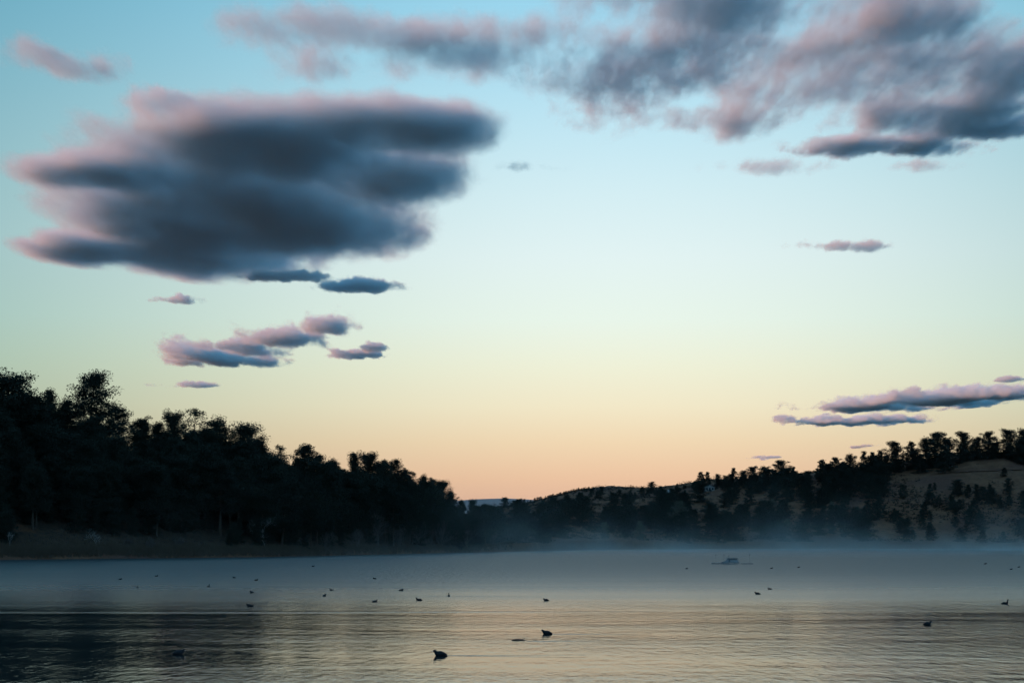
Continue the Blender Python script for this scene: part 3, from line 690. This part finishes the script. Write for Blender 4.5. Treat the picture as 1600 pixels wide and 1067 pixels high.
def wake(px, py, hd, length, spread, hgt=0.02, wd=0.14):
    """two low ripple crests trailing behind a swimmer"""
    Y = 3.6 * F / (py - 845); x = (px - 800) / F * Y; rng = np.random.default_rng(int(px))
    for sg in (-1, 1):
        V = []; Fc = []; n = 26
        for i in range(n):
            t = i / (n - 1); d = R(hd + 180 + sg * spread); ds = 0.12 + t * length
            c = Vector((x + math.cos(d) * ds, Y + math.sin(d) * ds + 0.05 * math.sin(t * 19) * t, 0.004)); nrm = Vector((-math.sin(d), math.cos(d), 0))
            hh = hgt * (1 - t) ** .7 * (0.6 + 0.5 * rng.random()); w = wd * (0.6 + t)
            V += [c - nrm * w, c - nrm * w * .35 + Vector((0, 0, hh)), c + nrm * w * .35 + Vector((0, 0, hh * .8)), c + nrm * w]
        for i in range(n - 1):
            for k in range(3): Fc.append((4 * i + k, 4 * i + k + 1, 4 * i + k + 5, 4 * i + k + 4))
        o = mesh_obj('ripple', V, Fc, water_mat, bpy.data.objects['lake'], smooth=True)
wake(689, 1021, 178, 4.5, 9, .006, .1); wake(854, 988, 175, 4, 9, .006, .1); wake(702, 930, 90, 6, 82, .012, .25); wake(219, 917.5, 90, 4, 80, .014, .3); wake(1564, 942, 0, 3, 8, .012); wake(818, 999, 180, 4, 9, .006, .1)
def stick():
    Y = 3.6 * F / (997.5 - 845); c = at(819, 997.5, Y); V = []; Fc = []
    rng = np.random.default_rng(3); pts = []; rr = []
    for i in range(12):
        t = i / 11; pts.append((-.46 + .92 * t, .03 * math.sin(t * 5), .012 + .012 * math.sin(t * 7) - .012 * t)); rr.append(.006 + .026 * math.sin(math.pi * min(1, t * 1.5 + .08)) ** .8 * (1 - .55 * t))
    tube(pts, rr, 7, V, Fc); tube([(-.1, .02, .02), (.0, .05, .07), (.05, .06, .09)], [.012, .009, .004], 5, V, Fc)
    o = mesh_obj('driftwood', V, Fc, plain('wet_wood', (0.03, 0.027, 0.025), 0.5, 0.3, 6), smooth=True); o.location = (c.x, c.y, 0); tag(o, 'thin dark stick drifting low below the centre bird', 'driftwood')
stick()
# ---------------------------------------------------------------- mist lying on the far water
def mist():
    n = NT('mist'); geo = n.N('NewGeometry'); pos = geo.outputs['Position']
    sep = n.N('SeparateXYZ'); n.set(sep.inputs[0], pos); X, Y, Z = sep.outputs
    far = n.ramp(Y, 300, 760)
    a1 = n.noise(pos, 1.0, 3, 0.55, mapscale=(0.02, 0.012, 0.10))
    low = n.m('MULTIPLY', n.m('EXPONENT', n.m('DIVIDE', Z, -2.6)), n.m('MULTIPLY_ADD', a1, 1.4, 0.1))
    a2 = n.noise(pos, 1.0, 4, 0.6, mapscale=(0.03, 0.010, 0.045), loc=(2.2, 0, 4))
    wisp = n.m('MULTIPLY', n.m('EXPONENT', n.m('DIVIDE', Z, -7.0)), n.ramp(a2, 0.50, 0.70))
    d = n.m('MULTIPLY', far, n.m('ADD', n.m('MULTIPLY', low, MIST_LOW), n.m('MULTIPLY', wisp, MIST_WISP)))
    pv = n.N('VolumePrincipled'); pv.inputs['Color'].default_value = (1.0, 0.95, 0.88, 1); n.set(pv.inputs['Density'], d)
    o = n.N('OutputMaterial'); n.t.links.new(pv.outputs[0], o.inputs['Volume'])
    n.mat.cycles.volume_step_rate = 0.7
    V = []; Fc = []; pxs = np.linspace(-500, 2100, 60)
    for z in (0.03, 26.0):
        for px in pxs: V.append(((px - 800) / F * 185, 185, z))
        for px in pxs[::-1]:
            y = shoreY(float(np.clip(px, -800, 2400))) + 45; V.append(((px - 800) / F * y, y, z))
    k = len(pxs) * 2
    for i in range(k): Fc.append((i, (i + 1) % k, k + (i + 1) % k, k + i))
    m = len(pxs)
    for i in range(m - 1):
        a, b, c, d2 = i, i + 1, k - 2 - i, k - 1 - i
        Fc.append((d2, c, b, a)); Fc.append((k + a, k + b, k + c, k + d2))
    o = mesh_obj('mist', V, Fc, n.mat); tag(o, 'thin blue mist lying on the far water', 'mist', kind='stuff')
MIST_LOW, MIST_WISP = 0.0022, 0.0055
mist()
# ---------------------------------------------------------------- clouds
def cloud(name, label, lobes, base, thick, dens, grain, amp, soft, seed=0, bias=0.0, rough=0.70, flat=2.2, stretch=(0.60, 0.13, 0.75), finest=0.16):
    """a layer cloud over the valley: lobes are (px, py, half width px, half height px) of its underside as seen from the lake,
    base its height in m, thick the half thickness in m, dens the extinction per 100 m, grain the noise size in m"""
    def place(px, py):
        e = at(px, py, 1.0) - EYE; k = (base - EYE.z) / e.z
        return EYE + e * k
    L_ = []
    for px, py, rx, rz in lobes:
        a = place(px, py); n_ = place(px, py - rz); f_ = place(px, py + rz)
        L_.append((a.x, (n_.y + f_.y) / 2, rx / F * a.y, (f_.y - n_.y) / 2))
    ox = sum(l[0] for l in L_) / len(L_); oy = sum(l[1] for l in L_) / len(L_)
    bm = bmesh.new(); lob = []
    g = 1.0 + amp * 0.6
    for i, (x, y, rx, ry) in enumerate(L_):
        tz = thick * (1.0 if len(lobes) > 5 else 0.85 + 0.3 * ((i * 37 + seed * 11) % 7) / 6)
        lob.append((Vector((x - ox, y - oy, 0)), rx, ry, tz))
        M = Matrix.Translation((x - ox, y - oy, tz * g * 0.5 * (1 - 1 / flat))) @ Matrix.Diagonal((rx * g, ry * g, tz * g * 0.5 * (1 + 1 / flat), 1))
        bmesh.ops.create_icosphere(bm, subdivisions=3, radius=1.04, matrix=M)
    me = bpy.data.meshes.new(name); bm.to_mesh(me); bm.free()
    o = bpy.data.objects.new(name, me); COL.objects.link(o); o.location = (ox, oy, base)
    if len(lobes) > 1:
        md = o.modifiers.new('r', 'REMESH'); md.mode = 'VOXEL'; md.voxel_size = thick * 0.45
        dg = bpy.context.evaluated_depsgraph_get()
        me2 = bpy.data.meshes.new_from_object(o.evaluated_get(dg)); o.modifiers.clear(); o.data = me2; bpy.data.meshes.remove(me)
        me = me2; me.name = name
    n = NT(name); P = n.N('TexCoord').outputs['Object']
    sp = n.N('SeparateXYZ'); n.set(sp.inputs[0], P)
    cb = n.N('CombineXYZ'); n.set(cb.inputs[0], sp.outputs[0]); n.set(cb.inputs[1], sp.outputs[1])
    n.set(cb.inputs[2], n.m('MINIMUM', sp.outputs[2], n.m('MULTIPLY', sp.outputs[2], flat)))
    Q = cb.outputs[0]; field = None
    for c, rx, ry, rz in lob:
        mp = n.N('Mapping'); mp.vector_type = 'TEXTURE'
        mp.inputs['Location'].default_value = c; mp.inputs['Scale'].default_value = (rx, ry, rz); n.set(mp.inputs[0], Q)
        ln = n.N('VectorMath'); ln.operation = 'LENGTH'; n.set(ln.inputs[0], mp.outputs[0])
        q = n.m('SUBTRACT', 1.0, ln.outputs['Value'])
        field = q if field is None else n.m('SMOOTH_MAX', field, q, 0.2)
    field = n.m('MINIMUM', field, 0.6)
    nz = n.noise(P, 1.0, 7, rough, mapscale=tuple(k / grain for k in stretch), loc=(seed * 3.1, seed * 1.7, seed * 2.3))
    f = n.m('MULTIPLY_ADD', n.m('SUBTRACT', nz, 0.5), amp * 4.2, field)
    d = n.m('DIVIDE', n.m('SUBTRACT', f, 0.10 - bias), soft, clamp=True)
    d = n.m('MULTIPLY', n.m('MULTIPLY', d, d), dens / 100.0)
    pv = n.N('VolumePrincipled'); pv.inputs['Color'].default_value = (0.67, 0.94, 1.0, 1); n.set(pv.inputs['Density'], d)
    out = n.N('OutputMaterial'); n.t.links.new(pv.outputs[0], out.inputs['Volume'])
    dm = [max(v.co[k] for v in me.vertices) - min(v.co[k] for v in me.vertices) for k in range(3)]
    n.mat.cycles.volume_step_rate = max(0.02, STEP * thick * 10 / (sum(dm) / 3))
    me.materials.clear(); me.materials.append(n.mat)
    tag(o, label, 'cloud', 'clouds in the sky')
    return o
STEP = 0.7
CLOUDS = [
 # label, lobes (px, py, half width, half height), base m, half thickness m, density per 100 m, grain m, raggedness, softness
 ('largest dark blue-grey cloud with a pink upper left rim', [(370, 300, 300, 125), (420, 235, 290, 85), (610, 205, 200, 55), (265, 330, 235, 112), (125, 275, 130, 36), (130, 395, 120, 30), (300, 395, 190, 54), (570, 275, 185, 66), (470, 345, 200, 70)], 2200, 155, 2.2, 300, 0.30, 0.6, 0.13),
 ('long thin grey tail under the largest cloud', [(440, 434, 90, 11), (550, 450, 85, 10)], 2100, 70, 1.8, 220, 0.8, 0.4),
 ('small puffy cloud, pink at left and slate blue at right', [(290, 556, 56, 12), (375, 545, 74, 16), (450, 530, 84, 14), (515, 515, 46, 10), (350, 565, 110, 8)], 2000, 160, 1.3, 200, 0.85, 0.6, 0.10),
 ('little slate puff right of the pink-tipped cloud', [(562, 553, 50, 8), (585, 545, 30, 6)], 2000, 70, 1.6, 170, 0.9, 0.4),
 ('tiny grey flake just under the largest cloud', [(274, 469, 44, 6)], 2100, 50, 1.5, 150, 0.9, 0.4),
 ('faint pink sliver of cloud above the tall pines', [(305, 603, 70, 4)], 2000, 70, 1.0, 200, 0.9, 0.4),
 ('long pink-topped lens cloud above the right hill', [(1370, 637, 125, 8), (1470, 627, 125, 11), (1580, 620, 90, 9)], 1900, 180, 1.8, 260, 0.8, 0.45, 0.05),
 ('lower flat lens cloud under the long pink-topped one', [(1330, 660, 112, 6)], 1900, 130, 1.8, 240, 0.9, 0.45, 0.03),
 ('short pink wisp at the right edge over the lens cloud', [(1585, 593, 34, 4)], 1900, 50, 1.0, 160, 0.9, 0.4),
 ('thin grey streak alone in the bright sky at right', [(1320, 386, 100, 8)], 2100, 45, 1.0, 190, 1.0, 0.5),
 ('tiny grey curl just above the right ridge trees', [(1348, 698, 16, 2.5)], 1500, 30, 1.5, 100, 0.9, 0.4),
 ('faint speck of cloud low over the middle ridge', [(1193, 715, 30, 3)], 1500, 30, 0.8, 100, 1.0, 0.5),
 ('broad dark slate cloud at the top right of centre', [(1080, 95, 220, 100), (970, 150, 130, 60), (1190, 10, 260, 85), (1100, 185, 150, 36), (1250, 70, 130, 55)], 2000, 42, 2.8, 330, 0.9, 1.0, 0.38),
 ('wide dark cloud with a reddish end in the top right corner', [(1400, 120, 270, 85), (1540, 105, 170, 90), (1400, 40, 140, 55), (1430, 180, 260, 38)], 2050, 44, 2.8, 330, 0.9, 1.0, 0.36),
 ('dark hanging bar of cloud under the top right cloud', [(1420, 230, 150, 20), (1560, 205, 110, 20)], 2050, 45, 3.2, 220, 0.8, 0.6, 0.06),
 ('faint ripple of grey cloud in the upper right', [(1200, 262, 110, 16), (1430, 262, 90, 12)], 2100, 45, 0.6, 220, 1.0, 0.6),
 ('hazy blue-grey cloud strands left of the top right cloud', [(720, 85, 240, 55), (860, 115, 140, 40), (860, 55, 170, 30)], 2050, 50, 0.9, 300, 1.0, 0.9, 0.16),
 ('faint pink feathered cloud at the top left of centre', [(480, 45, 150, 36), (650, 55, 120, 28)], 2100, 60, 0.65, 300, 1.0, 0.8, 0.12),
 ('pale pink wisp hanging above the largest cloud', [(475, 112, 120, 36)], 2150, 60, 0.6, 280, 1.0, 0.8, 0.12),
 ('ragged pink tuft on the upper left of the largest cloud', [(285, 164, 110, 22)], 2300, 80, 0.8, 240, 0.95, 0.6, 0.1),
 ('grey and pink cloud at the left edge near the top', [(30, 88, 120, 34), (110, 110, 80, 24)], 2100, 80, 0.8, 280, 1.0, 0.7, 0.14),
 ('short pale pink streak right of the largest cloud', [(825, 263, 85, 8)], 2100, 50, 0.6, 200, 1.0, 0.5),
]
for i, (lab, lobes, base, thick, dens, grain, amp, soft, *bias) in enumerate(CLOUDS):
    cloud('cloud', lab, lobes, base, thick, dens, grain, amp, soft, seed=i + 1, bias=bias[0] if bias else 0.0, flat=4.5 if thick > 100 else 3.0)
